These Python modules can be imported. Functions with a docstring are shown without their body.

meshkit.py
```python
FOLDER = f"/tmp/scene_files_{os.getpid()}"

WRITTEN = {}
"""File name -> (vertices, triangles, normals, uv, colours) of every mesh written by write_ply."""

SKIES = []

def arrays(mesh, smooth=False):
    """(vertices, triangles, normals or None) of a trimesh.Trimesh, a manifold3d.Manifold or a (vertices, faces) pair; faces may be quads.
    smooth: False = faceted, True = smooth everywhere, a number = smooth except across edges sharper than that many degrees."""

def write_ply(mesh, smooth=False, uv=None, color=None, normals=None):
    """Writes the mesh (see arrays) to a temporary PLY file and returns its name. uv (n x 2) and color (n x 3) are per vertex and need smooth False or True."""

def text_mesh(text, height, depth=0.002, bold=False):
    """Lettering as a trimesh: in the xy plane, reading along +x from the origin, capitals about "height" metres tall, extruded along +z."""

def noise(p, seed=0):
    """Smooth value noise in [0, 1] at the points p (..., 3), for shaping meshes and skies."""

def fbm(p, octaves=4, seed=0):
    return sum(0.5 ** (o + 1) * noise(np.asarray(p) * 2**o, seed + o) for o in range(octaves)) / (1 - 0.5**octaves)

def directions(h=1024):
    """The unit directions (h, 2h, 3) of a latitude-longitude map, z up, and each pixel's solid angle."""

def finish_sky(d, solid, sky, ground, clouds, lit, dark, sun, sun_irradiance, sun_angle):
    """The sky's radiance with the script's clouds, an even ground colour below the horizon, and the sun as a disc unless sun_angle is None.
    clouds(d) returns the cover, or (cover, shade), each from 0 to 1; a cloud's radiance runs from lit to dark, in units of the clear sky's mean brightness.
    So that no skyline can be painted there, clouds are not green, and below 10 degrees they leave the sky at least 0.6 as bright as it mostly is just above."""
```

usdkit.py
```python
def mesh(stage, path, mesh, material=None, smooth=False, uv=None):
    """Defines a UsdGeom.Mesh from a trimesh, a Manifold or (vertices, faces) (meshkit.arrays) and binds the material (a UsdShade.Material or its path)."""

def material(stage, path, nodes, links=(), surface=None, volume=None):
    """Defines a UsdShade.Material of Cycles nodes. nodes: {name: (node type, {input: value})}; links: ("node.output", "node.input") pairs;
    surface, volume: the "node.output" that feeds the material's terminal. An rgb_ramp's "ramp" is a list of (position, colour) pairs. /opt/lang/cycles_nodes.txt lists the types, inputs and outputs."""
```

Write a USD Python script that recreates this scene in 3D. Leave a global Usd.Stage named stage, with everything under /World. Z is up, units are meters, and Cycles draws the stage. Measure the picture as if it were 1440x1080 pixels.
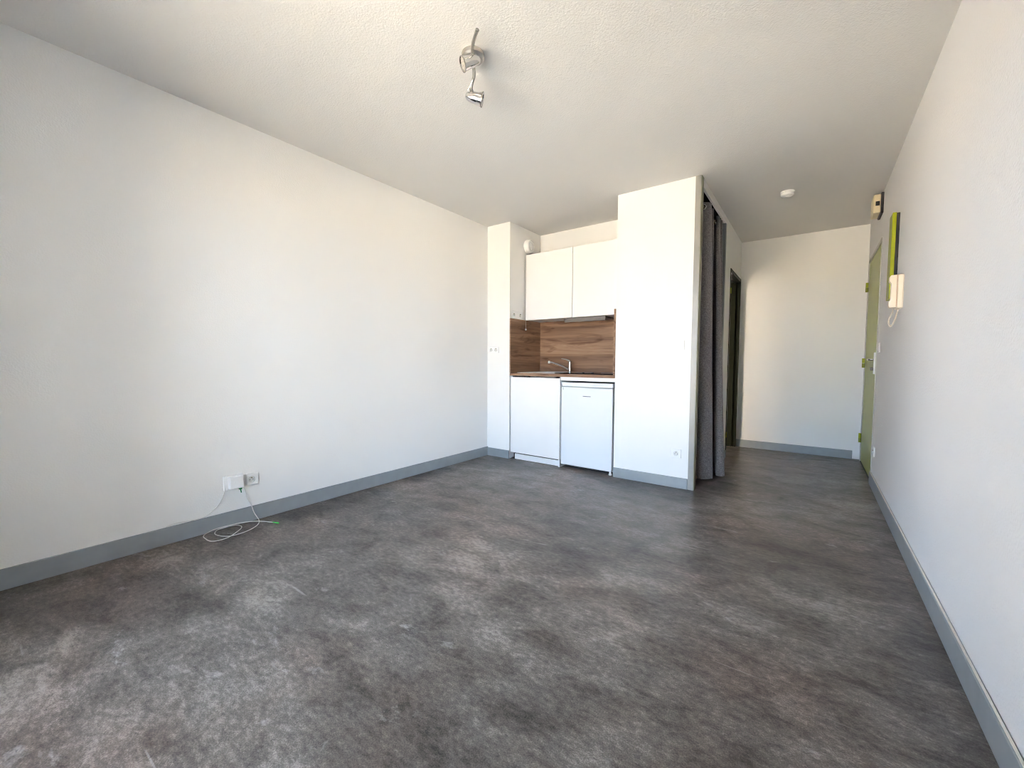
import math
import numpy as np
import trimesh
import manifold3d as m3
from shapely.geometry import Polygon
import meshkit
import usdkit
from pxr import Gf, Sdf, Usd, UsdGeom, UsdLux, UsdShade

stage = Usd.Stage.CreateInMemory()
UsdGeom.SetStageUpAxis(stage, UsdGeom.Tokens.z)
UsdGeom.SetStageMetersPerUnit(stage, 1.0)
UsdGeom.Xform.Define(stage, "/World")
UsdGeom.Scope.Define(stage, "/World/Looks")

# ------------------------------------------------------------------ camera
F_PX, YAW, PITCH, ROLL, CAM_H = 581.95, 0.6290, -0.0522, 0.0046, 1.032
fw = np.array([-math.sin(YAW) * math.cos(PITCH), math.cos(YAW) * math.cos(PITCH), math.sin(PITCH)])
r0 = np.array([math.cos(YAW), math.sin(YAW), 0.0])
u0 = np.cross(r0, fw)
rt = math.cos(ROLL) * r0 + math.sin(ROLL) * u0
up = -math.sin(ROLL) * r0 + math.cos(ROLL) * u0
cam = UsdGeom.Camera.Define(stage, "/World/camera")
cam.CreateHorizontalApertureAttr(36.0)
cam.CreateVerticalApertureAttr(27.0)
cam.CreateFocalLengthAttr(36.0 * F_PX / 1440.0)
cam.CreateClippingRangeAttr(Gf.Vec2f(0.01, 500.0))
cam.AddTransformOp().Set(Gf.Matrix4d(*rt, 0, *up, 0, *(-fw), 0, 0, 0, CAM_H, 1))
EXPOSURE = 0.93
cam.CreateExposureAttr(EXPOSURE)

# ------------------------------------------------------------------ daylight: sky dome and sun (the sun stands behind the building)
dome = UsdLux.DomeLight.Define(stage, "/World/sky")
dome.CreateIntensityAttr(1.0)
dome.CreateColorAttr(Gf.Vec3f(0.60, 0.755, 1.0))
dome.CreateExposureAttr(1.65)
sun = UsdLux.DistantLight.Define(stage, "/World/sun")
sun.CreateIntensityAttr(360000.0)
sun.CreateAngleAttr(0.53)
sun.CreateColorAttr(Gf.Vec3f(1.0, 0.82, 0.60))
sun.AddRotateXYZOp().Set(Gf.Vec3f(-48.0, 0.0, 18.0))   # light travels along -z, tilted so that it comes from +y


# ------------------------------------------------------------------ helpers
def mat(name, nodes, links, surface="p.BSDF"):
    return usdkit.material(stage, "/World/Looks/" + name, nodes, links, surface=surface)


def srgb(r, g, b):
    return tuple((c / 255 / 12.92) if c / 255 <= 0.04045 else ((c / 255 + 0.055) / 1.055) ** 2.4 for c in (r, g, b))


def plain(name, col, rough=0.5, metallic=0.0, noise=0.04, scale=40.0, bump=0.0, **kw):
    """A painted, moulded or metal surface with a slight unevenness of tone."""
    a = tuple(max(c * (1 - noise), 0) for c in col)
    b = tuple(min(c * (1 + noise), 1) for c in col)
    nodes = {"t": ("texture_coordinate", {}), "n": ("noise_texture", {"scale": scale, "detail": 3.0}),
             "r": ("rgb_ramp", {"ramp": [(0.3, a), (0.7, b)]}),
             "p": ("principled_bsdf", {"roughness": rough, "metallic": metallic, **kw})}
    links = [("t.object", "n.vector"), ("n.fac", "r.fac"), ("r.color", "p.base_color")]
    if bump:
        nodes["b"] = ("bump", {"strength": 0.5, "distance": bump})
        links += [("n.fac", "b.height"), ("b.normal", "p.normal")]
    return mat(name, nodes, links)


def plaster(name, col, scale, dist, strength=0.6):
    """Painted roughcast: fine grain over a slightly wavy surface."""
    nodes = {"g": ("geometry", {}),
             "n": ("noise_texture", {"scale": scale, "detail": 3.0, "roughness": 0.55}),
             "v": ("voronoi_texture", {"scale": scale * 0.9, "feature": "smooth_f1", "smoothness": 0.6}),
             "w": ("noise_texture", {"scale": 1.3, "detail": 2.0}),
             "h": ("mix_float", {"fac": 0.45}),
             "r": ("rgb_ramp", {"ramp": [(0.3, tuple(c * 0.975 for c in col)), (0.7, col)]}),
             "b": ("bump", {"strength": strength, "distance": dist}),
             "p": ("principled_bsdf", {"roughness": 0.75, "specular_ior_level": 0.3})}
    links = [("g.position", "n.vector"), ("g.position", "v.vector"), ("g.position", "w.vector"),
             ("n.fac", "h.a"), ("v.distance", "h.b"), ("h.result", "b.height"), ("b.normal", "p.normal"),
             ("w.fac", "r.fac"), ("r.color", "p.base_color")]
    return mat(name, nodes, links)


def wood(name, axis):
    """Oak-effect laminate, grain along x (axis 0) or y (axis 1)."""
    s = [11.0, 11.0, 11.0]
    s[axis] = 0.9
    s2 = [60.0, 60.0, 60.0]
    s2[axis] = 2.5
    s3 = [5.0, 5.0, 9.0]
    s3[axis] = 2.2
    nodes = {"g": ("geometry", {}),
             "m1": ("mapping", {"scale": tuple(s)}), "m2": ("mapping", {"scale": tuple(s2)}), "m3": ("mapping", {"scale": tuple(s3)}),
             "n1": ("noise_texture", {"scale": 1.0, "detail": 5.0, "roughness": 0.6, "distortion": 0.9}),
             "n2": ("noise_texture", {"scale": 1.0, "detail": 3.0, "roughness": 0.6, "distortion": 0.2}),
             "n3": ("noise_texture", {"scale": 1.0, "detail": 3.0, "roughness": 0.55, "distortion": 1.2}),
             "r1": ("rgb_ramp", {"ramp": [(0.28, srgb(108, 82, 64)), (0.5, srgb(148, 116, 92)), (0.72, srgb(178, 146, 118))]}),
             "r2": ("rgb_ramp", {"ramp": [(0.3, (0.72, 0.68, 0.64)), (0.55, (1, 1, 1)), (0.8, (1, 1, 1))]}),
             "r3": ("rgb_ramp", {"ramp": [(0.0, (1, 1, 1)), (0.56, (1, 1, 1)), (0.66, (0.62, 0.54, 0.48)), (0.78, (0.40, 0.32, 0.26))]}),
             "x1": ("mix_color", {"blend_type": "multiply", "fac": 0.8}),
             "x2": ("mix_color", {"blend_type": "multiply", "fac": 0.9}),
             "p": ("principled_bsdf", {"roughness": 0.5, "specular_ior_level": 0.35})}
    links = [("g.position", "m1.vector"), ("g.position", "m2.vector"), ("g.position", "m3.vector"),
             ("m1.vector", "n1.vector"), ("m2.vector", "n2.vector"), ("m3.vector", "n3.vector"),
             ("n1.fac", "r1.fac"), ("n2.fac", "r2.fac"), ("n3.fac", "r3.fac"),
             ("r1.color", "x1.a"), ("r2.color", "x1.b"), ("x1.result", "x2.a"), ("r3.color", "x2.b"),
             ("x2.result", "p.base_color")]
    return mat(name, nodes, links)


def box(x0, x1, y0, y1, z0, z1, c=0.0):
    """A box, its edges chamfered by c."""
    lo, hi = np.array([x0, y0, z0], float), np.array([x1, y1, z1], float)
    if c <= 0:
        b = trimesh.creation.box(hi - lo)
        b.apply_translation((lo + hi) / 2)
        return b
    c = min(c, 0.45 * (hi - lo).min())
    pts = []
    for i in np.ndindex(2, 2, 2):
        p = np.where(np.array(i) == 0, lo, hi)
        s = np.where(np.array(i) == 0, 1, -1)
        for k in range(3):
            q = p + s * c
            q[k] = p[k]
            pts.append(q)
    return trimesh.convex.convex_hull(np.array(pts))


def join(*ms):
    return trimesh.util.concatenate([m for m in ms])


def solid(m):
    return m3.Manifold(m3.Mesh(np.asarray(m.vertices, np.float32), np.asarray(m.faces, np.uint32)))


def cut(a, *bs):
    s = solid(a)
    for b in bs:
        s = s - solid(b)
    return s


def frame_to(p0, p1):
    """A matrix that takes +z to the direction p0 -> p1, standing at p0."""
    p0, p1 = np.asarray(p0, float), np.asarray(p1, float)
    z = (p1 - p0) / np.linalg.norm(p1 - p0)
    a = np.array([0, 0, 1.0]) if abs(z[2]) < 0.9 else np.array([1.0, 0, 0])
    x = np.cross(a, z)
    x /= np.linalg.norm(x)
    m = np.eye(4)
    m[:3, 0], m[:3, 1], m[:3, 2], m[:3, 3] = x, np.cross(z, x), z, p0
    return m


def lathe(profile, p0, p1, n=32):
    """Revolves (radius, height) pairs about the axis from p0 towards p1."""
    m = trimesh.creation.revolve(np.array(profile, float), sections=n)
    m.apply_transform(frame_to(p0, p1))
    return m


def rod(p0, p1, r, n=16):
    L = float(np.linalg.norm(np.subtract(p1, p0)))
    return lathe([(0, 0), (r, 0), (r, L), (0, L)], p0, p1, n)


def spline(pts, n):
    from scipy.interpolate import CubicSpline
    pts = np.asarray(pts, float)
    t = np.r_[0, np.cumsum(np.linalg.norm(np.diff(pts, axis=0), axis=1))]
    return CubicSpline(t, pts)(np.linspace(0, t[-1], n))


def tube(path, r, n=8):
    """A round tube along the path, r one radius or one per point; closed ends."""
    path = np.asarray(path, float)
    r = np.broadcast_to(np.asarray(r, float), len(path))
    tan = np.gradient(path, axis=0)
    tan /= np.linalg.norm(tan, axis=1, keepdims=True)
    a = np.array([0, 0, 1.0]) if abs(tan[0][2]) < 0.9 else np.array([1.0, 0, 0])
    u = np.cross(a, tan[0])
    rings = []
    ang = np.linspace(0, 2 * np.pi, n, endpoint=False)
    for p, t, rr in zip(path, tan, r):
        u = u - t * (u @ t)
        u /= np.linalg.norm(u)
        w = np.cross(t, u)
        rings.append(p + rr * (np.cos(ang)[:, None] * u + np.sin(ang)[:, None] * w))
    v = np.vstack(rings + [path[:1], path[-1:]])
    k, f = len(path), []
    for i in range(k - 1):
        for j in range(n):
            a0, a1 = i * n + j, i * n + (j + 1) % n
            f += [[a0, a1, a1 + n], [a0, a1 + n, a0 + n]]
    for j in range(n):
        f += [[k * n, (j + 1) % n, j], [k * n + 1, (k - 1) * n + j, (k - 1) * n + (j + 1) % n]]
    return trimesh.Trimesh(v, f, process=False)


used = {}


def numbered(path):
    n = used.get(path, 0)
    used[path] = n + 1
    return path if n == 0 else f"{path}_{n:03d}"


def data(prim, **kw):
    for k, v in kw.items():
        if v:
            prim.SetCustomDataByKey(k, v)


def moved(mesh, d):
    v, f = (np.array(x) for x in (meshkit.arrays(mesh)[:2]))
    return trimesh.Trimesh(v + np.asarray(d, float), f, process=False)


def obj(parent, name, mesh, material, smooth=False, at=None, label=None):
    """One Mesh prim under parent; at: the parent's place, taken off the world coordinates of the mesh."""
    m = moved(mesh, -np.asarray(at if at is not None else (0, 0, 0), float))
    p = usdkit.mesh(stage, numbered(f"{parent}/{name}"), m, material, smooth=smooth)
    data(p.GetPrim(), label=label)
    return p


class Thing:
    def __init__(self, name, base, label=None, category=None, group=None, kind=None):
        self.path, self.base = numbered("/World/" + name), np.asarray(base, float)
        self.x = UsdGeom.Xform.Define(stage, self.path)
        self.x.AddTranslateOp().Set(Gf.Vec3d(*map(float, self.base)))
        data(self.x.GetPrim(), label=label, category=category, group=group, kind=kind)

    def part(self, name, mesh, material, smooth=False, label=None):
        p = obj(self.path, name, mesh, material, smooth, self.base, label)
        return str(p.GetPath())

    def sub(self, part, name, mesh, material, smooth=False, label=None):
        obj(part, name, mesh, material, smooth, self.base, label)


def structure(name, mesh, material, smooth=False, label=None, category=None):
    m = meshkit.arrays(mesh)[0]
    base = [(m[:, 0].min() + m[:, 0].max()) / 2, (m[:, 1].min() + m[:, 1].max()) / 2, m[:, 2].min()]
    p = numbered("/World/" + name)
    g = usdkit.mesh(stage, p, moved(mesh, -np.array(base)), material, smooth=smooth)
    UsdGeom.Xformable(g).AddTranslateOp().Set(Gf.Vec3d(*map(float, base)))
    data(g.GetPrim(), kind="structure", label=label, category=category)
    return p


# ------------------------------------------------------------------ measures of the room (camera above the origin)
XL, XS, XK, XP, XR = -2.914, -2.612, -1.436, -0.756, 0.434
YB, YN, YE, H = 3.543, 4.140, 5.787, 2.5
YW, YO = -0.18, -0.38                      # inner and outer face of the window wall
WX0, WX1, WZ1 = -2.25, -0.30, 2.20         # the French window's opening

# ------------------------------------------------------------------ materials
M_wall = plaster("wall_plaster", (0.86, 0.855, 0.835), 150.0, 0.0016)
M_rough = plaster("roughcast_plaster", (0.78, 0.775, 0.78), 120.0, 0.0028, 0.8)
M_ceiling = plaster("ceiling_plaster", (0.74, 0.725, 0.70), 135.0, 0.0024, 0.7)
M_unlit = plain("unlit_interior", (0.035, 0.033, 0.030), 0.95, specular_ior_level=0.03)  # near-black: the darkness of closet and bathroom put into the wall colour
M_skirting = plain("skirting_paint", srgb(146, 152, 155), 0.45, noise=0.05, scale=12)
M_bead = plain("cream_strip", srgb(222, 216, 206), 0.6)
M_post = plain("post_paint", srgb(152, 150, 144), 0.32, noise=0.05, scale=9)
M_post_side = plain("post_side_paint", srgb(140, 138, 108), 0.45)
M_green = plain("door_green_paint", srgb(154, 162, 60), 0.35, noise=0.04, scale=6)
M_shaded_green = plain("shaded_frame_green", srgb(24, 28, 14), 0.5, specular_ior_level=0.2)  # the door green, darkened in colour for the shaded doorway
M_lime = plain("lime_paint", srgb(160, 168, 6), 0.4)
M_olive = plain("olive_dim_front", srgb(134, 140, 44), 0.45)  # lime with the dimmer light of the board front put into it
M_black = plain("black_plastic", (0.012, 0.012, 0.013), 0.45)
M_dark = plain("dark_rubber", (0.03, 0.03, 0.03), 0.6)
M_white = plain("white_laminate", (0.86, 0.86, 0.855), 0.32, noise=0.01, scale=5)
M_cab = plain("white_melamine", (0.76, 0.77, 0.78), 0.38, noise=0.01, scale=5)
M_fridge = plain("white_enamel", (0.78, 0.815, 0.85), 0.22, noise=0.008, scale=5)
M_grey_edge = plain("grey_edge", srgb(150, 160, 160), 0.5)
M_plastic = plain("white_plastic", (0.85, 0.85, 0.84), 0.35, noise=0.01)
M_ivory = plain("ivory_plastic", srgb(238, 226, 204), 0.35, noise=0.02)
M_cream = plain("cream_plastic", srgb(226, 212, 176), 0.4, noise=0.02)
M_recess = plain("socket_recess", srgb(214, 214, 210), 0.5)
M_pin = plain("socket_pin_metal", srgb(150, 140, 110), 0.3, metallic=1.0)
M_chrome = plain("chrome", (0.66, 0.65, 0.64), 0.10, metallic=1.0, noise=0.02)
M_nickel = plain("brushed_nickel", (0.52, 0.50, 0.46), 0.30, metallic=1.0, noise=0.05, scale=90)
M_steel = plain("stainless_steel", (0.82, 0.82, 0.82), 0.42, metallic=1.0, noise=0.05, scale=120)
M_hood = plain("hood_metal_paint", srgb(122, 116, 110), 0.45, noise=0.03)
M_hob = plain("black_glass", (0.010, 0.009, 0.010), 0.08)
M_bulb = plain("frosted_reflector", (0.62, 0.58, 0.52), 0.25, metallic=0.6, noise=0.2, scale=160)
M_cable = plain("white_cable", (0.72, 0.71, 0.68), 0.5)
M_connector = plain("green_connector", srgb(66, 196, 84), 0.4)
M_connector_dark = plain("dark_green_connector", srgb(20, 120, 66), 0.4)
M_threshold = plain("pale_wood_strip", srgb(190, 165, 140), 0.5)
M_frame_white = plain("door_frame_paint", srgb(186, 184, 176), 0.45)
M_badge = plain("badge_print", srgb(120, 128, 142), 0.4)
M_wood_x = wood("oak_laminate_along_x", 0)
M_wood_y = wood("oak_laminate_along_y", 1)
M_concrete = plain("terrace_concrete", srgb(205, 196, 182), 0.85, noise=0.08, scale=2.5)
M_earth = plain("dry_ground", srgb(176, 160, 136), 0.9, noise=0.1, scale=0.3)

# floor: concrete-effect vinyl, brushed along x, with worn pale patches, brownish clouds, dark specks and scratches
nodes = {
    "g": ("geometry", {}),
    "mA": ("mapping", {"scale": (1.2, 2.1, 1.0)}), "mB": ("mapping", {"scale": (4.6, 7.2, 1.0)}), "mC": ("mapping", {"scale": (34.0, 58.0, 1.0)}),
    "mD": ("mapping", {"scale": (1.0, 1.5, 1.0), "location": (7.3, 2.1, 0.0)}), "mE": ("mapping", {"scale": (34.0, 46.0, 1.0)}),
    "mF": ("mapping", {"scale": (3.2, 6.0, 1.0), "location": (3.7, 9.4, 0.0)}),
    "mS": ("mapping", {"scale": (1.6, 34.0, 1.0), "rotation": (0.0, 0.0, 0.25)}),
    "nA": ("noise_texture", {"scale": 1.0, "detail": 4.0, "roughness": 0.55, "distortion": 0.6}),
    "nB": ("noise_texture", {"scale": 1.0, "detail": 6.0, "roughness": 0.65, "distortion": 0.5}),
    "nC": ("noise_texture", {"scale": 1.0, "detail": 4.0, "roughness": 0.7}),
    "nD": ("noise_texture", {"scale": 1.0, "detail": 3.0, "roughness": 0.5}),
    "nE": ("noise_texture", {"scale": 1.0, "detail": 3.0, "roughness": 0.6}),
    "nF": ("noise_texture", {"scale": 1.0, "detail": 6.0, "roughness": 0.75, "distortion": 0.4}),
    "nS": ("noise_texture", {"scale": 1.0, "detail": 2.0, "roughness": 0.5, "distortion": 0.3}),
    "nG": ("noise_texture", {"scale": 240.0, "detail": 2.0}),
    "h1": ("mix_float", {"fac": 0.48}), "h2": ("mix_float", {"fac": 0.34}), "h3": ("mix_float", {"fac": 0.18}),
    "ramp": ("rgb_ramp", {"ramp": [(0.39, srgb(46, 42, 41)), (0.455, srgb(78, 73, 70)), (0.525, srgb(107, 101, 97)), (0.60, srgb(152, 146, 141))]}),
    "tint": ("rgb_ramp", {"ramp": [(0.40, (0.98, 0.985, 0.965)), (0.50, (0.99, 0.97, 0.935)), (0.62, (1.05, 0.945, 0.89))]}),
    "x1": ("mix_color", {"blend_type": "multiply", "fac": 1.0, "use_clamp": False}),
    "rp": ("rgb_ramp", {"ramp": [(0.0, (0, 0, 0)), (0.61, (0, 0, 0)), (0.72, (1, 1, 1))]}),
    "fp": ("math", {"math_type": "multiply", "value2": 0.55}),
    "x2": ("mix_color", {"blend_type": "mix", "b": srgb(186, 184, 182)}),
    "rs": ("rgb_ramp", {"ramp": [(0.0, (0, 0, 0)), (0.725, (0, 0, 0)), (0.76, (1, 1, 1))]}),
    "fs": ("math", {"math_type": "multiply", "value2": 0.35}),
    "x3": ("mix_color", {"blend_type": "mix", "b": srgb(190, 188, 186)}),
    "re": ("rgb_ramp", {"ramp": [(0.0, (1, 1, 1)), (0.31, (1, 1, 1)), (0.36, (0, 0, 0)), (1.0, (0, 0, 0))]}),
    "fe": ("math", {"math_type": "multiply", "value2": 0.5}),
    "x4": ("mix_color", {"blend_type": "mix", "b": srgb(44, 41, 42)}),
    "rr": ("map_range", {"from_min": 0.35, "from_max": 0.65, "to_min": 0.30, "to_max": 0.40, "clamp": True}),
    "p": ("principled_bsdf", {"specular_ior_level": 0.4}),
}
links = []
for k in "ABCDEFS":
    links += [("g.position", f"m{k}.vector"), (f"m{k}.vector", f"n{k}.vector")]
links += [("g.position", "nG.vector"), ("nA.fac", "h1.a"), ("nB.fac", "h1.b"), ("h1.result", "h2.a"), ("nC.fac", "h2.b"),
          ("h2.result", "h3.a"), ("nG.fac", "h3.b"), ("h3.result", "ramp.fac"), ("nD.fac", "tint.fac"),
          ("ramp.color", "x1.a"), ("tint.color", "x1.b"),
          ("nF.fac", "rp.fac"), ("rp.color", "fp.value1"), ("fp.value", "x2.fac"), ("x1.result", "x2.a"),
          ("nS.fac", "rs.fac"), ("rs.color", "fs.value1"), ("fs.value", "x3.fac"), ("x2.result", "x3.a"),
          ("nE.fac", "re.fac"), ("re.color", "fe.value1"), ("fe.value", "x4.fac"), ("x3.result", "x4.a"),
          ("x4.result", "p.base_color"), ("nB.fac", "rr.value"), ("rr.result", "p.roughness"),
          ]
M_floor = mat("concrete_effect_vinyl", nodes, links)

# curtain cloth: dark grey linen weave
M_curtain = mat("grey_linen", {
    "g": ("geometry", {}), "m1": ("mapping", {"scale": (420.0, 420.0, 60.0)}), "m2": ("mapping", {"scale": (60.0, 60.0, 420.0)}),
    "n1": ("noise_texture", {"scale": 1.0, "detail": 2.0}), "n2": ("noise_texture", {"scale": 1.0, "detail": 2.0}),
    "h": ("mix_float", {"fac": 0.5}), "r": ("rgb_ramp", {"ramp": [(0.35, srgb(86, 82, 82)), (0.65, srgb(150, 146, 146))]}),
    "b": ("bump", {"strength": 0.4, "distance": 0.001}),
    "p": ("principled_bsdf", {"roughness": 0.9, "sheen_weight": 0.15, "specular_ior_level": 0.2})},
    [("g.position", "m1.vector"), ("g.position", "m2.vector"), ("m1.vector", "n1.vector"), ("m2.vector", "n2.vector"),
     ("n1.fac", "h.a"), ("n2.fac", "h.b"), ("h.result", "r.fac"), ("r.color", "p.base_color"), ("h.result", "b.height"), ("b.normal", "p.normal")])

# window pane: lets daylight pass, mirrors a little
M_pane = mat("window_glass", {"f": ("fresnel", {"IOR": 1.45}), "t": ("transparent_bsdf", {"color": (0.97, 0.98, 0.97)}),
                              "s": ("glossy_bsdf", {"roughness": 0.0, "color": (1, 1, 1)}), "x": ("mix_closure", {})},
             [("f.fac", "x.fac"), ("t.BSDF", "x.closure1"), ("s.BSDF", "x.closure2")], surface="x.closure")

# ------------------------------------------------------------------ structure
structure("floor", box(XL - 0.2, XR + 0.2, YO, YE + 0.15, -0.12, 0.0), M_floor)
structure("ceiling", box(XL - 0.2, XR + 0.2, YO, YE + 0.15, H, H + 0.2), M_ceiling)
structure("wall_left", box(XL - 0.2, XL, YO, YN + 0.1, 0, H), M_wall)
structure("wall_kitchen_left", box(XL, XS, YB, YN, 0, H), M_wall)
structure("wall_kitchen_back", box(XL, XK, YN, YN + 0.1, 0, H), M_wall)
structure("wall_partition", join(box(XK, XP - 0.042, YB, 3.600, 0, H), box(XK, XK + 0.06, 3.600, YN + 0.1, 0, H)), M_wall)
structure("wall_corridor", join(box(XP - 0.07, XP, 4.70, 5.02, 0, H), box(XP - 0.07, XP, 5.02, YE, 2.055, H), box(XP - 0.018, XP, 3.612, 4.70, 2.432, H)), M_wall)
structure("wall_closet_back", box(XK + 0.06, XK + 0.11, 3.600, 4.70, 0, H), M_unlit)
structure("wall_closet_end", box(XK + 0.06, XP - 0.07, 4.70, 4.76, 0, H), M_unlit)
structure("wall_closet_front", box(XK + 0.11, XP - 0.07, 3.600, 3.615, 0, H), M_unlit)
structure("ceiling_shade_panel", box(XK + 0.11, XP - 0.0185, 3.615, 4.70, 2.488, 2.4995), M_unlit)  # dark panel added under the ceiling to paint the closet top unlit
structure("wall_bathroom_back", box(-2.50, -2.40, 4.76, YE, 0, H), M_unlit)  # same near-black, painted for the unlit bathroom
structure("wall_end", box(-2.50, XR + 0.2, YE, YE + 0.15, 0, H), M_wall)
wr = cut(box(XR, XR + 0.2, YO, YE, 0, H), box(XR - 0.1, XR + 0.12, 4.700, 5.700, -0.1, 2.100))
structure("wall_right", wr, M_rough)
ww = cut(box(XL, XR, YO, YW, 0, H), box(WX0, WX1, YO - 0.1, YW + 0.1, 0.03, WZ1))
structure("wall_window", ww, M_wall)

# skirting boards
T, HB = 0.012, 0.088
for nm, b in (("left", box(XL, XL + T, YW, YB, 0, HB + 0.008, 0.002)),
              ("kitchen_left", box(XL + T, XS + 0.002, YB - T, YB, 0, HB, 0.002)),
              ("partition", box(XK, XP - 0.044, YB - T, YB, 0, HB, 0.002)),
              ("corridor", box(XP, XP + T, 4.72, 5.00, 0, HB, 0.002)),
              ("end", box(XP + 0.002, XR - 0.062, YE - T, YE, 0, HB + 0.004, 0.002))):
    structure("baseboard_" + nm, b, M_skirting)
bb = Thing("baseboard_right", (XR, 2.2, 0), kind="structure")
bb.part("board", box(XR - 0.014, XR, YW, 4.690, 0, 0.102, 0.0025), M_skirting)
bb.part("cream_strip", box(XR - 0.0105, XR - 0.0035, YW, 4.690, 0.1015, 0.1045, 0.001), M_bead, label="cream strip along the top of the skirting board")  # thin cream strip along the upper edge of the board

# closet opening: posts, threshold strip
t1 = Thing("trim_1", (XP, YB, 0), kind="structure")
t1.part("post_face", box(XP - 0.042, XP, YB - 0.004, YB + 0.003, 0, H, 0.001), M_post)
t1.part("post_side", box(XP - 0.042, XP + 0.004, YB + 0.003, 3.612, 0, H, 0.001), M_post_side)
structure("trim_2", box(XP - 0.045, XP + 0.003, 4.655, 4.70, 0, 2.432, 0.002), M_skirting)
structure("trim_3", box(XP - 0.075, XP - 0.055, 3.615, 4.65, 0.0, 0.010, 0.002), M_threshold)

# window behind the camera: a double-leaf French window
w = Thing("window_1", ((WX0 + WX1) / 2, YO + 0.08, 0.03), kind="structure")
yf0, yf1 = YO + 0.03, YO + 0.09
fr = cut(box(WX0, WX1, yf0, yf1, 0.03, WZ1), box(WX0 + 0.05, WX1 - 0.05, yf0 - 0.1, yf1 + 0.1, 0.08, WZ1 - 0.05))
w.part("window_frame", fr, M_plastic)
xm = (WX0 + WX1) / 2
for a, b in ((WX0 + 0.05, xm), (xm, WX1 - 0.05)):
    sash = w.part("sash", cut(box(a + 0.002, b - 0.002, yf0 + 0.01, yf1 - 0.005, 0.082, WZ1 - 0.052), box(a + 0.055, b - 0.055, yf0 - 0.1, yf1 + 0.1, 0.16, WZ1 - 0.11)), M_plastic)
    w.sub(sash, "pane", box(a + 0.053, b - 0.053, yf0 + 0.028, yf0 + 0.032, 0.158, WZ1 - 0.108), M_pane)
w.part("sill", box(WX0, WX1, YO + 0.11, YW, 0.0301, 0.042), M_plastic)

# ground outside the window, sunlit beyond the building's own shadow
structure("terrace", box(-30, 30, -14, YO, -0.30, -0.12), M_concrete)
structure("ground", box(-150, 150, -220, 150, -1.2, -0.8), M_earth)

# entrance door in the right wall
d = Thing("door_1", (XR, 5.2, 0), "olive green entrance door in the right wall with lime hinges", kind="structure")
d.part("door_frame", join(box(XR - 0.006, XR + 0.1, 5.672, 5.700, 0, 2.100, 0.002), box(XR - 0.006, XR + 0.1, 4.700, 4.712, 0, 2.100, 0.002),
                          box(XR - 0.006, XR + 0.1, 4.712, 5.672, 2.072, 2.100, 0.002)), M_frame_white)
d.part("leaf", box(XR + 0.001, XR + 0.041, 4.716, 5.666, 0.016, 2.064, 0.002), M_green)
d.part("dark_landing_board", box(XR + 0.1, XR + 0.119, 4.700, 5.700, 0.0, 2.1), M_black)  # darkness of the landing behind the leaf, put into a black board
d.part("threshold", box(XR - 0.004, XR + 0.05, 4.712, 5.672, 0.0, 0.010, 0.002), M_black)  # coloured black to stand for the dark gap under the leaf
for z in (1.822, 1.040, 0.252):
    hg = d.part("hinge", join(rod((XR - 0.012, 5.676, z), (XR - 0.012, 5.676, z + 0.042), 0.0125), rod((XR - 0.012, 5.676, z + 0.042), (XR - 0.012, 5.676, z + 0.05), 0.0125)), M_lime, smooth=40, label="lime green hinge knuckle")
    d.sub(hg, "lower_knuckle", rod((XR - 0.012, 5.676, z - 0.046), (XR - 0.012, 5.676, z - 0.002), 0.0125), M_olive, smooth=40)
pl = d.part("handle_plate", box(XR - 0.015, XR + 0.001, 4.718, 4.760, 0.945, 1.132, 0.003), M_plastic)
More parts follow.
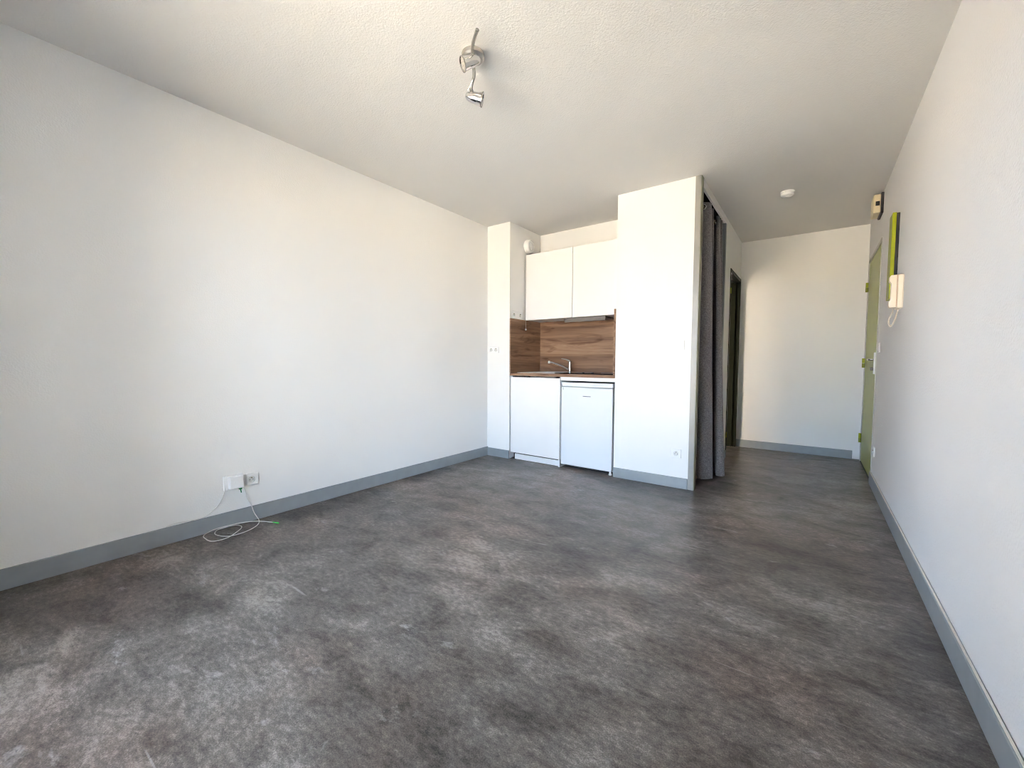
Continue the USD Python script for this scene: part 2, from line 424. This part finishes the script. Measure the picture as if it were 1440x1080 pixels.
lever = spline([(XR - 0.004, 4.744, 1.070), (XR - 0.030, 4.744, 1.070), (XR - 0.046, 4.752, 1.070), (XR - 0.050, 4.790, 1.070), (XR - 0.050, 4.860, 1.069)], 24)
d.sub(pl, "lever", tube(lever, 0.0075, 12), M_chrome, smooth=50)
d.sub(pl, "lock_cylinder", rod((XR - 0.012, 4.744, 0.988), (XR - 0.036, 4.744, 0.988), 0.013), M_nickel, smooth=40)

# bathroom doorway in the corridor's left wall: green frame with its shade put into the colour, leaf swung into the dark room
d = Thing("door_2", (XP, 5.4, 0), "green frame of the open doorway in the corridor, coloured near-black for its shade", kind="structure")
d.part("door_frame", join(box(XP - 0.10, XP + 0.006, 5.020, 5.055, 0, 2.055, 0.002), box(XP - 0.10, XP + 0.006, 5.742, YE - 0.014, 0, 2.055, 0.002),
                          box(XP - 0.10, XP + 0.006, 5.055, 5.742, 2.015, 2.055, 0.002)), M_shaded_green)
d.part("door_stop", join(box(XP - 0.055, XP - 0.040, 5.727, 5.742, 0, 2.015), box(XP - 0.055, XP - 0.040, 5.055, 5.727, 2.000, 2.015)), M_shaded_green)
d.part("leaf", box(-1.555, XP - 0.105, 5.005, 5.045, 0.012, 2.010, 0.002), M_shaded_green)
for z in (1.815, 0.25):
    d.part("hinge", rod((XP + 0.0065, 5.030, z - 0.03), (XP + 0.0065, 5.030, z + 0.03), 0.006), M_lime, smooth=40, label="lime green hinge on the door frame")

# ------------------------------------------------------------------ kitchenette
c = Thing("base_cabinet", (-2.297, 3.84, 0), "white kitchen base cabinet with one plain door, left of the fridge", "cabinet")
c.part("body", join(box(-2.604, -2.586, 3.568, 4.12, 0.075, 0.890), box(-2.013, -1.995, 3.550, 4.12, 0.0, 0.0725), box(-2.013, -1.995, 3.568, 4.12, 0.0725, 0.890), box(-2.586, -2.013, 4.10, 4.12, 0.075, 0.890), box(-2.586, -2.013, 3.568, 4.10, 0.075, 0.093)), M_cab)
c.part("door", box(-2.596, -1.998, 3.546, 3.566, 0.074, 0.878, 0.0015), M_white)
c.part("plinth", box(-2.545, -2.014, 3.554, 3.566, 0.006, 0.0635, 0.001), M_cab)
for x, y in ((-2.575, 3.60), (-2.575, 4.05), (-2.04, 4.05)):
    c.part("foot", lathe([(0, 0), (0.020, 0), (0.020, 0.008), (0.013, 0.014), (0.013, 0.075), (0, 0.075)], (x, y, 0), (x, y, 1), 20), M_black, smooth=40)

f = Thing("refrigerator", (-1.716, 3.83, 0), "small white under-counter refrigerator below the worktop, right of the base cabinet", "refrigerator")
fx0, fx1 = -1.982, -1.457
f.part("body", box(fx0 + 0.004, fx1 - 0.004, 3.600, 4.10, 0.022, 0.800, 0.004), M_fridge)
f.part("lid", box(fx0, fx1, 3.548, 4.10, 0.804, 0.842, 0.004), M_fridge)
dr = f.part("door", box(fx0, fx1, 3.546, 3.595, 0.036, 0.795, 0.005), M_fridge)
f.sub(dr, "handle_groove", join(box(fx0 + 0.004, fx1 - 0.004, 3.556, 3.594, 0.7955, 0.8035), box(fx0 + 0.016, fx0 + 0.022, 3.5450, 3.5465, 0.770, 0.793, 0.0005)), M_grey_edge, label="grey grip groove along the top of the door")
f.sub(dr, "badge", box(-1.752, -1.672, 3.5450, 3.5462, 0.7115, 0.7185), M_badge, label="thin grey badge on the door")
f.part("grille", box(fx0 + 0.02, fx1 - 0.02, 3.60, 3.62, 0.004, 0.0215), M_black)
for x, yy in ((fx0 + 0.035, 3.66), (fx1 - 0.020, 3.572)):
    f.part("foot", lathe([(0, 0), (0.016, 0), (0.016, 0.012), (0.010, 0.016), (0.010, 0.040), (0, 0.040)], (x, yy, 0), (x, yy, 1), 20), M_plastic, smooth=40)

a = obj("/World", "filler_rail", box(-1.993, XK - 0.002, 3.548, 3.566, 0.858, 0.8925, 0.001), M_white, label=None)
data(a.GetPrim(), label="white filler rail between the wooden worktop and the top of the fridge", category="rail")

wt = cut(box(XS + 0.002, XK - 0.002, 3.540, 4.122, 0.893, 0.921, 0.0015), box(-2.455, -2.125, 3.68, 4.03, 0.80, 1.0))
a = obj("/World", "worktop", wt, M_wood_x)
data(a.GetPrim(), label="oak-effect worktop over the fridge and base cabinet", category="worktop")
for nm, b, m, l in (("wall_panel", box(XS + 0.017, XK - 0.018, 4.123, 4.1395, 0.9215, 1.505, 0.001), M_wood_x, "oak-effect splashback panel on the kitchen's back wall behind the tap"),
                    ("wall_panel", box(XS + 0.001, XS + 0.0165, 3.540, 4.139, 0.9215, 1.497, 0.001), M_wood_y, "oak-effect side panel on the kitchen's left side wall"),
                    ("wall_panel", box(XK - 0.0175, XK - 0.001, 3.538, 4.139, 0.9215, 1.512, 0.001), M_wood_y, "oak-effect side panel on the kitchen's right side, seen by its narrow front edge")):
    a = obj("/World", nm, b, m)
    data(a.GetPrim(), label=l, category="splashback")

# sink: pressed steel rim with a bowl, draining board ridges
s = Thing("sink", (-2.29, 3.86, 0.921), "stainless steel sink let into the left half of the worktop", "sink")
rim = cut(box(-2.545, -2.085, 3.590, 4.105, 0.9212, 0.9300, 0.0015), box(-2.440, -2.140, 3.695, 4.015, 0.80, 1.0))
s.part("rim", rim, M_steel)
bowl = cut(box(-2.450, -2.130, 3.685, 4.025, 0.765, 0.9210, 0.012), box(-2.440, -2.140, 3.695, 4.015, 0.775, 0.95, 0.03))
s.part("bowl", bowl, M_steel)
s.part("drain", lathe([(0, 0), (0.035, 0), (0.035, 0.004), (0.028, 0.006), (0, 0.004)], (-2.29, 3.86, 0.775), (-2.29, 3.86, 1), 24), M_chrome, smooth=40)

hb = Thing("hob", (-1.74, 3.85, 0.921), "black glass hob on the worktop above the fridge", "hob")
hb.part("glass_plate", box(-2.035, -1.475, 3.60, 4.09, 0.9215, 0.931, 0.002), M_hob)
for x in (-1.89, -1.62):
    hb.part("cooking_zone", lathe([(0.070, 0.0), (0.085, 0.0), (0.085, 0.0006), (0.070, 0.0006), (0.070, 0.0)], (x, 3.86, 0.9311), (x, 3.86, 1.5), 40), M_badge)
for x in (-1.80, -1.70):
    hb.part("knob", lathe([(0, 0), (0.014, 0), (0.012, 0.006), (0, 0.006)], (x, 3.640, 0.931), (x, 3.640, 1.5), 20), M_black, smooth=40)

fa = Thing("kitchen_tap", (-2.150, 4.045, 0.9275), "chrome mixer tap with a rising spout, behind the sink", "tap")
TX, TY = -2.158, 4.045
fa.part("body", lathe([(0, 0), (0.026, 0), (0.026, 0.006), (0.021, 0.012), (0.020, 0.075), (0.022, 0.085), (0.022, 0.112), (0.016, 0.122), (0, 0.124)], (TX, TY, 0.9275), (TX, TY, 2), 28), M_chrome, smooth=35)
sp = spline([(TX - 0.012, TY - 0.012, 0.958), (TX - 0.060, TY - 0.045, 0.990), (TX - 0.120, TY - 0.088, 1.018), (TX - 0.170, TY - 0.122, 1.036), (TX - 0.186, TY - 0.134, 1.040)], 28)
spp = fa.part("spout", tube(sp, np.linspace(0.0125, 0.0095, 28), 14), M_chrome, smooth=50)
q = sp[-1]
fa.sub(spp, "nozzle", lathe([(0, 0), (0.0115, 0), (0.0125, 0.004), (0.0125, 0.024), (0.009, 0.028), (0, 0.028)], (q[0] + 0.001, q[1], q[2] - 0.018), (q[0], q[1], q[2] + 1), 20), M_plastic, smooth=40, label="bright white nozzle of the spout")
lv = spline([(TX - 0.004, TY - 0.002, 1.048), (TX - 0.030, TY - 0.008, 1.062), (TX - 0.070, TY - 0.012, 1.073), (TX - 0.100, TY - 0.014, 1.075)], 18)
fa.part("lever", tube(lv, np.linspace(0.009, 0.0045, 18), 12), M_nickel, smooth=50)

u = Thing("wall_cabinet", (-2.02, 3.98, 1.496), "white wall cabinet with two plain doors above the sink", "cabinet")
u.part("body", box(-2.594, XK - 0.004, 3.836, 4.121, 1.498, 2.206, 0.001), M_cab)
u.part("door", box(-2.596, -2.0205, 3.815, 3.834, 1.496, 2.208, 0.0015), M_white)
u.part("door", box(-2.0155, XK - 0.006, 3.815, 3.834, 1.496, 2.208, 0.0015), M_white)

e = Thing("range_hood", (-1.89, 3.95, 1.455), "slim grey slide-out range hood under the wall cabinet", "range hood")
e.part("body", box(-2.10, -1.68, 3.855, 4.11, 1.478, 1.4975, 0.001), M_hood)
e.part("front_panel", box(-2.118, -1.664, 3.832, 3.854, 1.452, 1.490, 0.002), M_hood)

# extractor outlet with pull cord, above the wall cabinet
v = Thing("air_vent", (XS, 3.865, 2.24), "round white air vent with a pull cord high on the kitchen's left side wall", "air vent")
v.part("body", lathe([(0, 0), (0.076, 0), (0.078, 0.004), (0.074, 0.036), (0.066, 0.050), (0.054, 0.054), (0.050, 0.048), (0, 0.046)], (XS, 3.872, 2.310), (0, 3.872, 2.310), 40), M_plastic, smooth=35)
v.part("damper", lathe([(0, 0.044), (0.012, 0.046), (0.036, 0.049), (0.040, 0.055), (0.028, 0.062), (0, 0.064)], (XS, 3.872, 2.310), (0, 3.872, 2.310), 32), M_plastic, smooth=35)
cp = spline([(XS + 0.030, 3.806, 2.262), (XS + 0.032, 3.803, 2.10), (XS + 0.0335, 3.800, 1.80), (XS + 0.034, 3.798, 1.405)], 24)
cd = v.part("pull_cord", tube(cp, 0.0016, 6), M_cable, smooth=True)
v.sub(cd, "ball", trimesh.creation.icosphere(2, 0.0095).apply_translation((XS + 0.034, 3.798, 1.394)), M_plastic, smooth=True, label="white ball at the end of the pull cord")


# ------------------------------------------------------------------ sockets and switches
def wall_map(o, right, out):
    """A matrix that takes local x (along the wall), y (up), z (out of the wall) to the world."""
    m = np.eye(4)
    m[:3, 0], m[:3, 1], m[:3, 2], m[:3, 3] = right, (0, 0, 1), out, o
    return m


def socket(name, label, o, right, out, wd, ht, centres, m=None, group=None):
    t = Thing(name, o, label, "socket", group)
    W = wall_map(o, right, out)
    r = min(0.021, ht * 0.31)
    plate = solid(box(-wd / 2, wd / 2, -ht / 2, ht / 2, 0.0, 0.010, 0.003))
    for cx in centres:
        plate = plate - m3.Manifold.cylinder(0.03, r, r, 32).translate((cx, 0, 0.0025))
    pm = moved(plate, (0, 0, 0)).apply_transform(W)
    pp = t.part("plate", pm, m or M_plastic)
    for cx in centres:
        t.sub(pp, "recess", lathe([(0, 0), (r * 0.985, 0), (r * 0.985, 0.0012), (0, 0.0012)], (cx, 0, 0.0024), (cx, 0, 1), 28).apply_transform(W), M_recess)
        t.sub(pp, "earth_pin", rod((cx, r * 0.5, 0.003), (cx, r * 0.5, 0.015), 0.0028, 10).apply_transform(W), M_pin)
        for k in (-1, 1):
            t.sub(pp, "contact_hole", rod((cx + k * r * 0.45, -r * 0.15, 0.0036), (cx + k * r * 0.45, -r * 0.15, 0.0042), 0.0028, 10).apply_transform(W), M_black)
    return t


def switch(name, label, o, right, out, wd, ht, rockers, m=None, category="switch"):
    t = Thing(name, o, label, category)
    W = wall_map(o, right, out)
    pp = t.part("plate", box(-wd / 2, wd / 2, -ht / 2, ht / 2, 0.0, 0.009, 0.003).apply_transform(W), m or M_plastic)
    for x0, x1 in rockers:
        t.sub(pp, "rocker", box(x0, x1, -ht * 0.30, ht * 0.30, 0.0085, 0.0125, 0.002).apply_transform(W), m or M_plastic)
    return t


RX, FY = (1, 0, 0), (0, -1, 0)             # walls that face the camera: x to the right, out towards -y
socket("wall_socket", "white double socket on the narrow wall left of the kitchenette", (-2.823, YB, 1.166), RX, FY, 0.142, 0.070, (-0.033, 0.033))
socket("wall_socket", "white double socket on the kitchen's left side wall just above the oak panel", (XS, 3.672, 1.540), (0, 1, 0), (1, 0, 0), 0.190, 0.076, (-0.06, 0.055))
socket("wall_socket", "white socket low on the white partition above its skirting board", (-0.894, YB, 0.286), RX, FY, 0.082, 0.072, (0.0,))
switch("light_switch", "white light switch on the white partition at shoulder height", (-0.892, YB, 1.178), RX, FY, 0.086, 0.076, ((-0.026, -0.001), (0.001, 0.026)), M_plastic)
switch("light_switch", "white light switch beside the green entrance door's handle", (XR, 4.525, 1.165), (0, -1, 0), (-1, 0, 0), 0.075, 0.080, ((-0.02, 0.02),))
socket("wall_socket", "white socket low on the right wall beside the green entrance door", (XR, 4.525, 0.305), (0, -1, 0), (-1, 0, 0), 0.078, 0.078, (0.0,))
socket("wall_socket", "white socket low on the left wall beside the fibre box", (XL, 1.150, 0.272), (0, -1, 0) if False else (0, 1, 0), (1, 0, 0), 0.070, 0.076, (-0.006,))

# fibre box, its cables
fb = Thing("fibre_box", (XL, 1.050, 0.235), "white fibre optic wall box with two dots and a small green plug", "wall box")
fb.part("cover", box(XL, XL + 0.040, 1.010, 1.088, 0.238, 0.317, 0.004), M_plastic)
fb.part("back_plate", box(XL, XL + 0.009, 0.985, 1.094, 0.232, 0.322, 0.003), M_plastic)
for y, z in ((1.038, 0.279), (1.064, 0.287)):
    fb.part("screw_cap", lathe([(0, 0), (0.0045, 0), (0.0035, 0.002), (0, 0.0025)], (XL + 0.0395, y, z), (XL + 1, y, z), 16), M_white, smooth=40)
fb.part("connector", join(box(XL + 0.022, XL + 0.034, 1.062, 1.078, 0.228, 0.2385, 0.001), rod((XL + 0.028, 1.071, 0.229), (XL + 0.030, 1.074, 0.206), 0.0032, 10)), M_connector_dark, label="dark green plug under the box")

w1 = spline([(XL + 0.006, 0.998, 0.262), (XL + 0.009, 0.985, 0.215), (XL + 0.010, 0.965, 0.170), (XL + 0.010, 0.930, 0.131), (XL + 0.009, 0.895, 0.108), (XL + 0.0085, 0.840, 0.0995), (XL + 0.0085, 0.70, 0.0995)], 60)
a = obj("/World", "cable", tube(w1, 0.0024, 8), M_cable, smooth=True)
data(a.GetPrim(), label="thin grey-white cable running from the fibre box down to the skirting board", category="cable")
G = 0.0035
w2 = spline([(XL + 0.016, 1.090, 0.236), (XL + 0.013, 1.103, 0.205), (XL + 0.012, 1.112, 0.158), (XL + 0.020, 1.131, 0.112), (XL + 0.027, 1.148, 0.050), (XL + 0.040, 1.164, 0.012),
             (-2.831, 1.150, G), (-2.766, 1.093, G), (-2.738, 1.027, G), (-2.746, 0.951, G), (-2.804, 0.918, G), (-2.860, 0.917, G), (-2.893, 0.943, 0.007),
             (-2.8935, 0.985, 0.011), (-2.891, 1.030, 0.009), (-2.857, 1.053, G + 0.003), (-2.805, 1.037, G + 0.004), (-2.758, 0.992, G + 0.005), (-2.726, 0.929, G), (-2.740, 0.870, G),
             (-2.824, 0.856, G), (-2.876, 0.868, G), (-2.8925, 0.906, 0.012), (-2.8925, 0.977, 0.017), (-2.890, 1.074, 0.012), (-2.838, 1.153, G + 0.005), (-2.782, 1.194, G), (-2.755, 1.205, G)], 260)
pc = Thing("patch_cable", (-2.80, 1.0, 0.0), "white fibre cable lying in loops on the floor, with a bright green end plug", "cable")
pc.part("cord", tube(w2, 0.0026, 8), M_cable, smooth=True)
e0, e1 = w2[-1], np.array([-2.712, 1.216, G + 0.001])
dd = (e1 - e0) / np.linalg.norm(e1 - e0)
pc.part("plug", tube(np.array([e0 - dd * 0.01, e0 + dd * 0.006, e0 + dd * 0.020, e0 + dd * 0.026, e1 - dd * 0.006, e1]) + np.array([0, 0, 0.001]), np.array([0.0026, 0.0030, 0.0034, 0.0045, 0.0045, 0.0035]), 12), M_connector, smooth=40, label="bright green end plug")

# ------------------------------------------------------------------ ceiling spotlight
L = Thing("ceiling_spotlight", (-1.363, 1.545, H), "brushed metal ceiling spotlight with two spot heads on a bent rail", "ceiling lamp")
L.part("ceiling_cup", lathe([(0, 0), (0.052, 0), (0.054, 0.004), (0.054, 0.020), (0.046, 0.028), (0.018, 0.032), (0, 0.032)], (-1.363, 1.545, H), (-1.363, 1.545, 0), 48), M_nickel, smooth=35)
L.part("stem", rod((-1.363, 1.545, H - 0.030), (-1.363, 1.545, H - 0.058), 0.011, 20), M_nickel, smooth=35)
rl = spline([(-1.219, 1.411, 2.462), (-1.242, 1.424, 2.458), (-1.272, 1.444, 2.452), (-1.310, 1.481, 2.448), (-1.340, 1.525, 2.446), (-1.366, 1.553, 2.446), (-1.392, 1.586, 2.444), (-1.415, 1.608, 2.440), (-1.432, 1.615, 2.424), (-1.446, 1.630, 2.402)], 60)
L.part("rail", tube(rl, 0.0078, 14), M_nickel, smooth=50)
L.part("adjusting_lever", tube(np.array([(-1.428, 1.610, 2.428), (-1.442, 1.611, 2.413), (-1.455, 1.612, 2.399)]), 0.0052, 10), M_nickel, smooth=40)


def spot(back, front, k=1.0):
    ln = float(np.linalg.norm(np.subtract(front, back)))
    R = 0.037 * k
    hd = L.part("spot_head", lathe([(0, 0), (0.007 * k, 0.001), (0.016 * k, ln * 0.07), (0.0235 * k, ln * 0.20), (0.0280 * k, ln * 0.40), (0.0295 * k, ln * 0.62), (0.0300 * k, ln * 0.66), (0.0300 * k, ln * 0.69), (R * 0.97, ln * 0.95), (R, ln), (R * 0.94, ln), (R * 0.88, ln * 0.94), (0.025 * k, ln * 0.70), (0, ln * 0.68)],
                                   back, front, 40), M_chrome, smooth=35)
    dv = (np.subtract(front, back)) / ln
    b0 = np.asarray(back) + dv * ln * 0.69
    L.sub(hd, "bulb", lathe([(0, 0), (0.022 * k, 0), (0.034 * k, ln * 0.24), (0.030 * k, ln * 0.26), (0.012 * k, ln * 0.17), (0, ln * 0.16)], b0, np.asarray(front), 32), M_bulb, smooth=35)
    L.sub(hd, "retaining_ring", lathe([(R * 1.0, ln * 0.955), (R * 1.05, ln * 0.965), (R * 1.05, ln * 1.0), (R * 0.98, ln * 1.01), (R * 0.93, ln * 1.0), (R * 1.0, ln * 0.955)], back, front, 40), M_nickel, smooth=35)


spot((-1.281, 1.501, 2.415), (-1.331, 1.437, 2.378), 0.84)
L.part("joint", rod((-1.318, 1.492, 2.448), (-1.289, 1.470, 2.402), 0.009, 16), M_nickel, smooth=40)
spot((-1.482, 1.621, 2.390), (-1.413, 1.675, 2.370), 0.92)
L.part("joint", rod((-1.446, 1.630, 2.406), (-1.450, 1.631, 2.384), 0.008, 16), M_nickel, smooth=40)

# smoke detector
s = Thing("smoke_detector", (-0.232, 4.31, H), "round white smoke detector on the corridor ceiling", "smoke detector")
s.part("base", lathe([(0, 0), (0.052, 0), (0.052, 0.010), (0, 0.010)], (-0.232, 4.31, H), (-0.232, 4.31, 0), 40), M_plastic, smooth=35)
s.part("cover", lathe([(0, 0.010), (0.048, 0.010), (0.050, 0.014), (0.047, 0.030), (0.036, 0.038), (0, 0.040)], (-0.232, 4.31, H), (-0.232, 4.31, 0), 40), M_plastic, smooth=35)
s.part("test_button", lathe([(0, 0.039), (0.010, 0.039), (0.009, 0.042), (0, 0.043)], (-0.232, 4.31, H), (-0.232, 4.31, 0), 20), M_plastic, smooth=35)

# ------------------------------------------------------------------ things on the right wall
b = Thing("chime_box", (XR, 4.87, 2.33), "cream wall box with a small dark window, high up by the ceiling", "wall box")
b.part("cover", box(XR - 0.066, XR - 0.018, 4.750, 4.960, 2.325, 2.480, 0.006), M_cream)
b.part("back_box", box(XR - 0.018, XR, 4.735, 4.965, 2.315, 2.487, 0.003), M_black)
b.part("window", box(XR - 0.052, XR - 0.026, 4.7485, 4.756, 2.383, 2.420, 0.001), M_black, label="small dark window")

g = Thing("wall_board", (XR, 3.864, 1.475), "narrow upright lime green board on a black backing, on the right wall behind the handset", "board")
g.part("backing", box(XR - 0.017, XR, 3.802, 3.915, 1.482, 2.046, 0.001), M_black)
g.part("board", box(XR - 0.0375, XR - 0.0172, 3.800, 3.928, 1.475, 2.050, 0.002), M_lime)
g.part("dim_face_sheet", box(XR - 0.0386, XR - 0.0377, 3.804, 3.924, 1.479, 2.046), M_olive, label="added sheet, the lime face of the board coloured olive for its dimmer light")  # thin sheet added to paint the less lit front of the board

h = Thing("intercom_handset", (XR, 3.54, 1.375), "ivory intercom handset with a curly cord, on the right wall", "intercom")
h.part("base", box(XR - 0.032, XR, 3.500, 3.590, 1.378, 1.590, 0.006), M_ivory)
hp = np.array([(0, 0), (0.030, 0.0), (0.034, 0.012), (0.034, 0.035), (0.026, 0.048), (0.026, 0.150), (0.034, 0.165), (0.034, 0.190), (0.028, 0.200), (0, 0.200)])
hs = trimesh.creation.extrude_polygon(Polygon(hp), 0.046)
W = np.eye(4)
W[:3, 0], W[:3, 1], W[:3, 2], W[:3, 3] = (-1, 0, 0), (0, 0, 1), (0, 1, 0), (XR - 0.0325, 3.506, 1.386)
hs.apply_transform(W)
hs.invert() if hs.volume < 0 else None
h.part("receiver", hs, M_ivory)
h.part("edge_strip", box(XR - 0.0335, XR - 0.0300, 3.4985, 3.503, 1.388, 1.585), plain("beige_joint", srgb(205, 170, 140), 0.5), label="beige joint between receiver and base")
t = np.linspace(0, 1, 500)
core = spline([(XR - 0.046, 3.530, 1.386), (XR - 0.046, 3.530, 1.350), (XR - 0.060, 3.525, 1.300), (XR - 0.050, 3.535, 1.270), (XR - 0.032, 3.545, 1.300), (XR - 0.022, 3.550, 1.345), (XR - 0.016, 3.550, 1.379)], 500)
tang = np.gradient(core, axis=0)
tang /= np.linalg.norm(tang, axis=1, keepdims=True)
n1 = np.cross(tang, (0, 1, 0.2))
n1 /= np.linalg.norm(n1, axis=1, keepdims=True)
n2 = np.cross(tang, n1)
ph = t * 2 * np.pi * 34
coil = core + 0.0045 * np.sin(np.pi * np.clip(t, 0.02, 0.98))[:, None] ** 0.3 * (np.cos(ph)[:, None] * n1 + np.sin(ph)[:, None] * n2)
h.part("curly_cord", tube(coil, 0.0013, 6), M_ivory, smooth=True)

# ------------------------------------------------------------------ curtain on its rod, in the closet opening
a = Thing("curtain_rod", (XP - 0.05, 4.15, 2.362), "brown curtain rod under the lintel of the closet opening", "rod")
RXX, RZ = XP - 0.050, 2.362
a.part("pole", rod((RXX, 3.614, RZ), (RXX, 4.654, RZ), 0.010, 20), plain("rod_brown", srgb(110, 92, 60), 0.4), smooth=40)
a.part("end_bracket", rod((RXX, 4.642, RZ), (RXX, 4.655, RZ), 0.026, 24), M_black, smooth=40)
a.part("end_bracket", rod((RXX, 3.612, RZ), (RXX, 3.622, RZ), 0.022, 24), M_nickel, smooth=40)

NS, ZT = 220, 2.402
ZS = np.r_[np.linspace(ZT, 2.310, 32), np.linspace(2.310, 0.016, 40)[1:]]
NZ = len(ZS)


def drop(top, hem, seed):
    """The folds of a curtain panel: plan of its top edge and of its hem as (x, y) points."""
    k0, k1 = (spline(np.c_[np.array(q), np.zeros(len(q))], NS)[:, :2] for q in (top, hem))
    P = np.zeros((NZ, NS, 3))
    sv = np.linspace(0, 1, NS)
    for i, z in enumerate(ZS):
        k = (ZT - z) / (ZT - 0.016)
        P[i, :, :2] = (1 - k) * k0 + k * k1
        P[i, :, 0] += 0.006 * k * (meshkit.noise(np.c_[sv * 14, np.full(NS, z * 2.0), np.zeros(NS)], seed) - 0.5)
        P[i, :, 2] = z
    P[-1, :, 2] += 0.006 * meshkit.noise(np.c_[sv * 9, np.zeros(NS), np.zeros(NS)], seed + 4)
    return P


def sheet(P, th):
    du, dv = np.gradient(P, axis=1), np.gradient(P, axis=0)
    n = np.cross(du, dv)
    n /= np.linalg.norm(n, axis=2, keepdims=True)
    A, B = (P + n * th / 2).reshape(-1, 3), (P - n * th / 2).reshape(-1, 3)
    r, c = P.shape[:2]
    ii = np.arange(r * c).reshape(r, c)
    q = np.stack([ii[:-1, :-1], ii[:-1, 1:], ii[1:, 1:], ii[1:, :-1]], -1).reshape(-1, 4)
    o = r * c
    fs = [q, q[:, ::-1] + o]
    rim_ = np.concatenate([ii[0, :], ii[1:, -1], ii[-1, -2::-1], ii[-2:0:-1, 0]])
    nx = np.roll(rim_, -1)
    fs.append(np.stack([rim_, rim_ + o, nx + o, nx], -1))
    return np.vstack([A, B]), np.vstack(fs)


TOP_A = [(-0.868, 3.872), (-0.815, 3.866), (-0.762, 3.905), (-0.757, 3.945), (-0.800, 3.975), (-0.850, 4.010), (-0.800, 4.045), (-0.762, 4.075), (-0.800, 4.110), (-0.850, 4.140)]
HEM_A = [(-0.800, 3.875), (-0.756, 3.868), (-0.700, 3.930), (-0.690, 3.978), (-0.735, 4.005), (-0.800, 4.030), (-0.760, 4.055), (-0.728, 4.080), (-0.770, 4.110), (-0.820, 4.140)]
TOP_B = [(-0.779, 4.285), (-0.768, 4.292), (-0.756, 4.310), (-0.757, 4.335), (-0.800, 4.360), (-0.850, 4.395), (-0.800, 4.430), (-0.757, 4.455), (-0.765, 4.490), (-0.810, 4.525), (-0.850, 4.560)]
HEM_B = [(-0.682, 4.088), (-0.660, 4.078), (-0.628, 4.095), (-0.617, 4.125), (-0.650, 4.160), (-0.720, 4.190), (-0.700, 4.230), (-0.660, 4.260), (-0.690, 4.310), (-0.740, 4.350), (-0.790, 4.390)]
for top, hem, seed, label in ((TOP_A, HEM_A, 5, "dark grey linen curtain panel with eyelets, nearest the closet's pale post"),
                              (TOP_B, HEM_B, 11, "dark grey linen curtain panel with eyelets, deeper in the corridor behind the first panel")):
    P = drop(top, hem, seed)
    cu = Thing("curtain", (P[-1, :, 0].mean(), P[-1, :, 1].mean(), 0.0), label, "curtain")
    cv, cf = sheet(P, 0.003)
    cf = np.vstack([cf[:, [0, 1, 2]], cf[:, [0, 2, 3]]])
    mid = cv[cf].mean(1)
    hole = np.hypot(mid[:, 0] - RXX, mid[:, 2] - RZ) < 0.0195      # the cloth is punched where the rod passes
    cu.part("cloth", (cv, cf[~hole]), M_curtain, smooth=50)
    cross = P[0, :, 0] - RXX                # an eyelet wherever the cloth crosses the rod
    for i in np.nonzero(cross[:-1] * cross[1:] < 0)[0]:
        row = P[int(np.argmin(abs(ZS - RZ)))]
        tg = row[min(i + 3, NS - 1)] - row[max(i - 3, 0)]
        nn = np.array([-tg[1], tg[0], 0.0]) / np.hypot(tg[0], tg[1])
        nn = nn if nn[1] < 0 else -nn
        ring = trimesh.creation.torus(0.021, 0.0036, 28, 10)
        c0 = np.array([RXX, P[0, i, 1], RZ])
        ring.apply_transform(frame_to(c0 + nn * 0.002, c0 + nn))
        cu.part("eyelet", ring, M_steel, smooth=True)
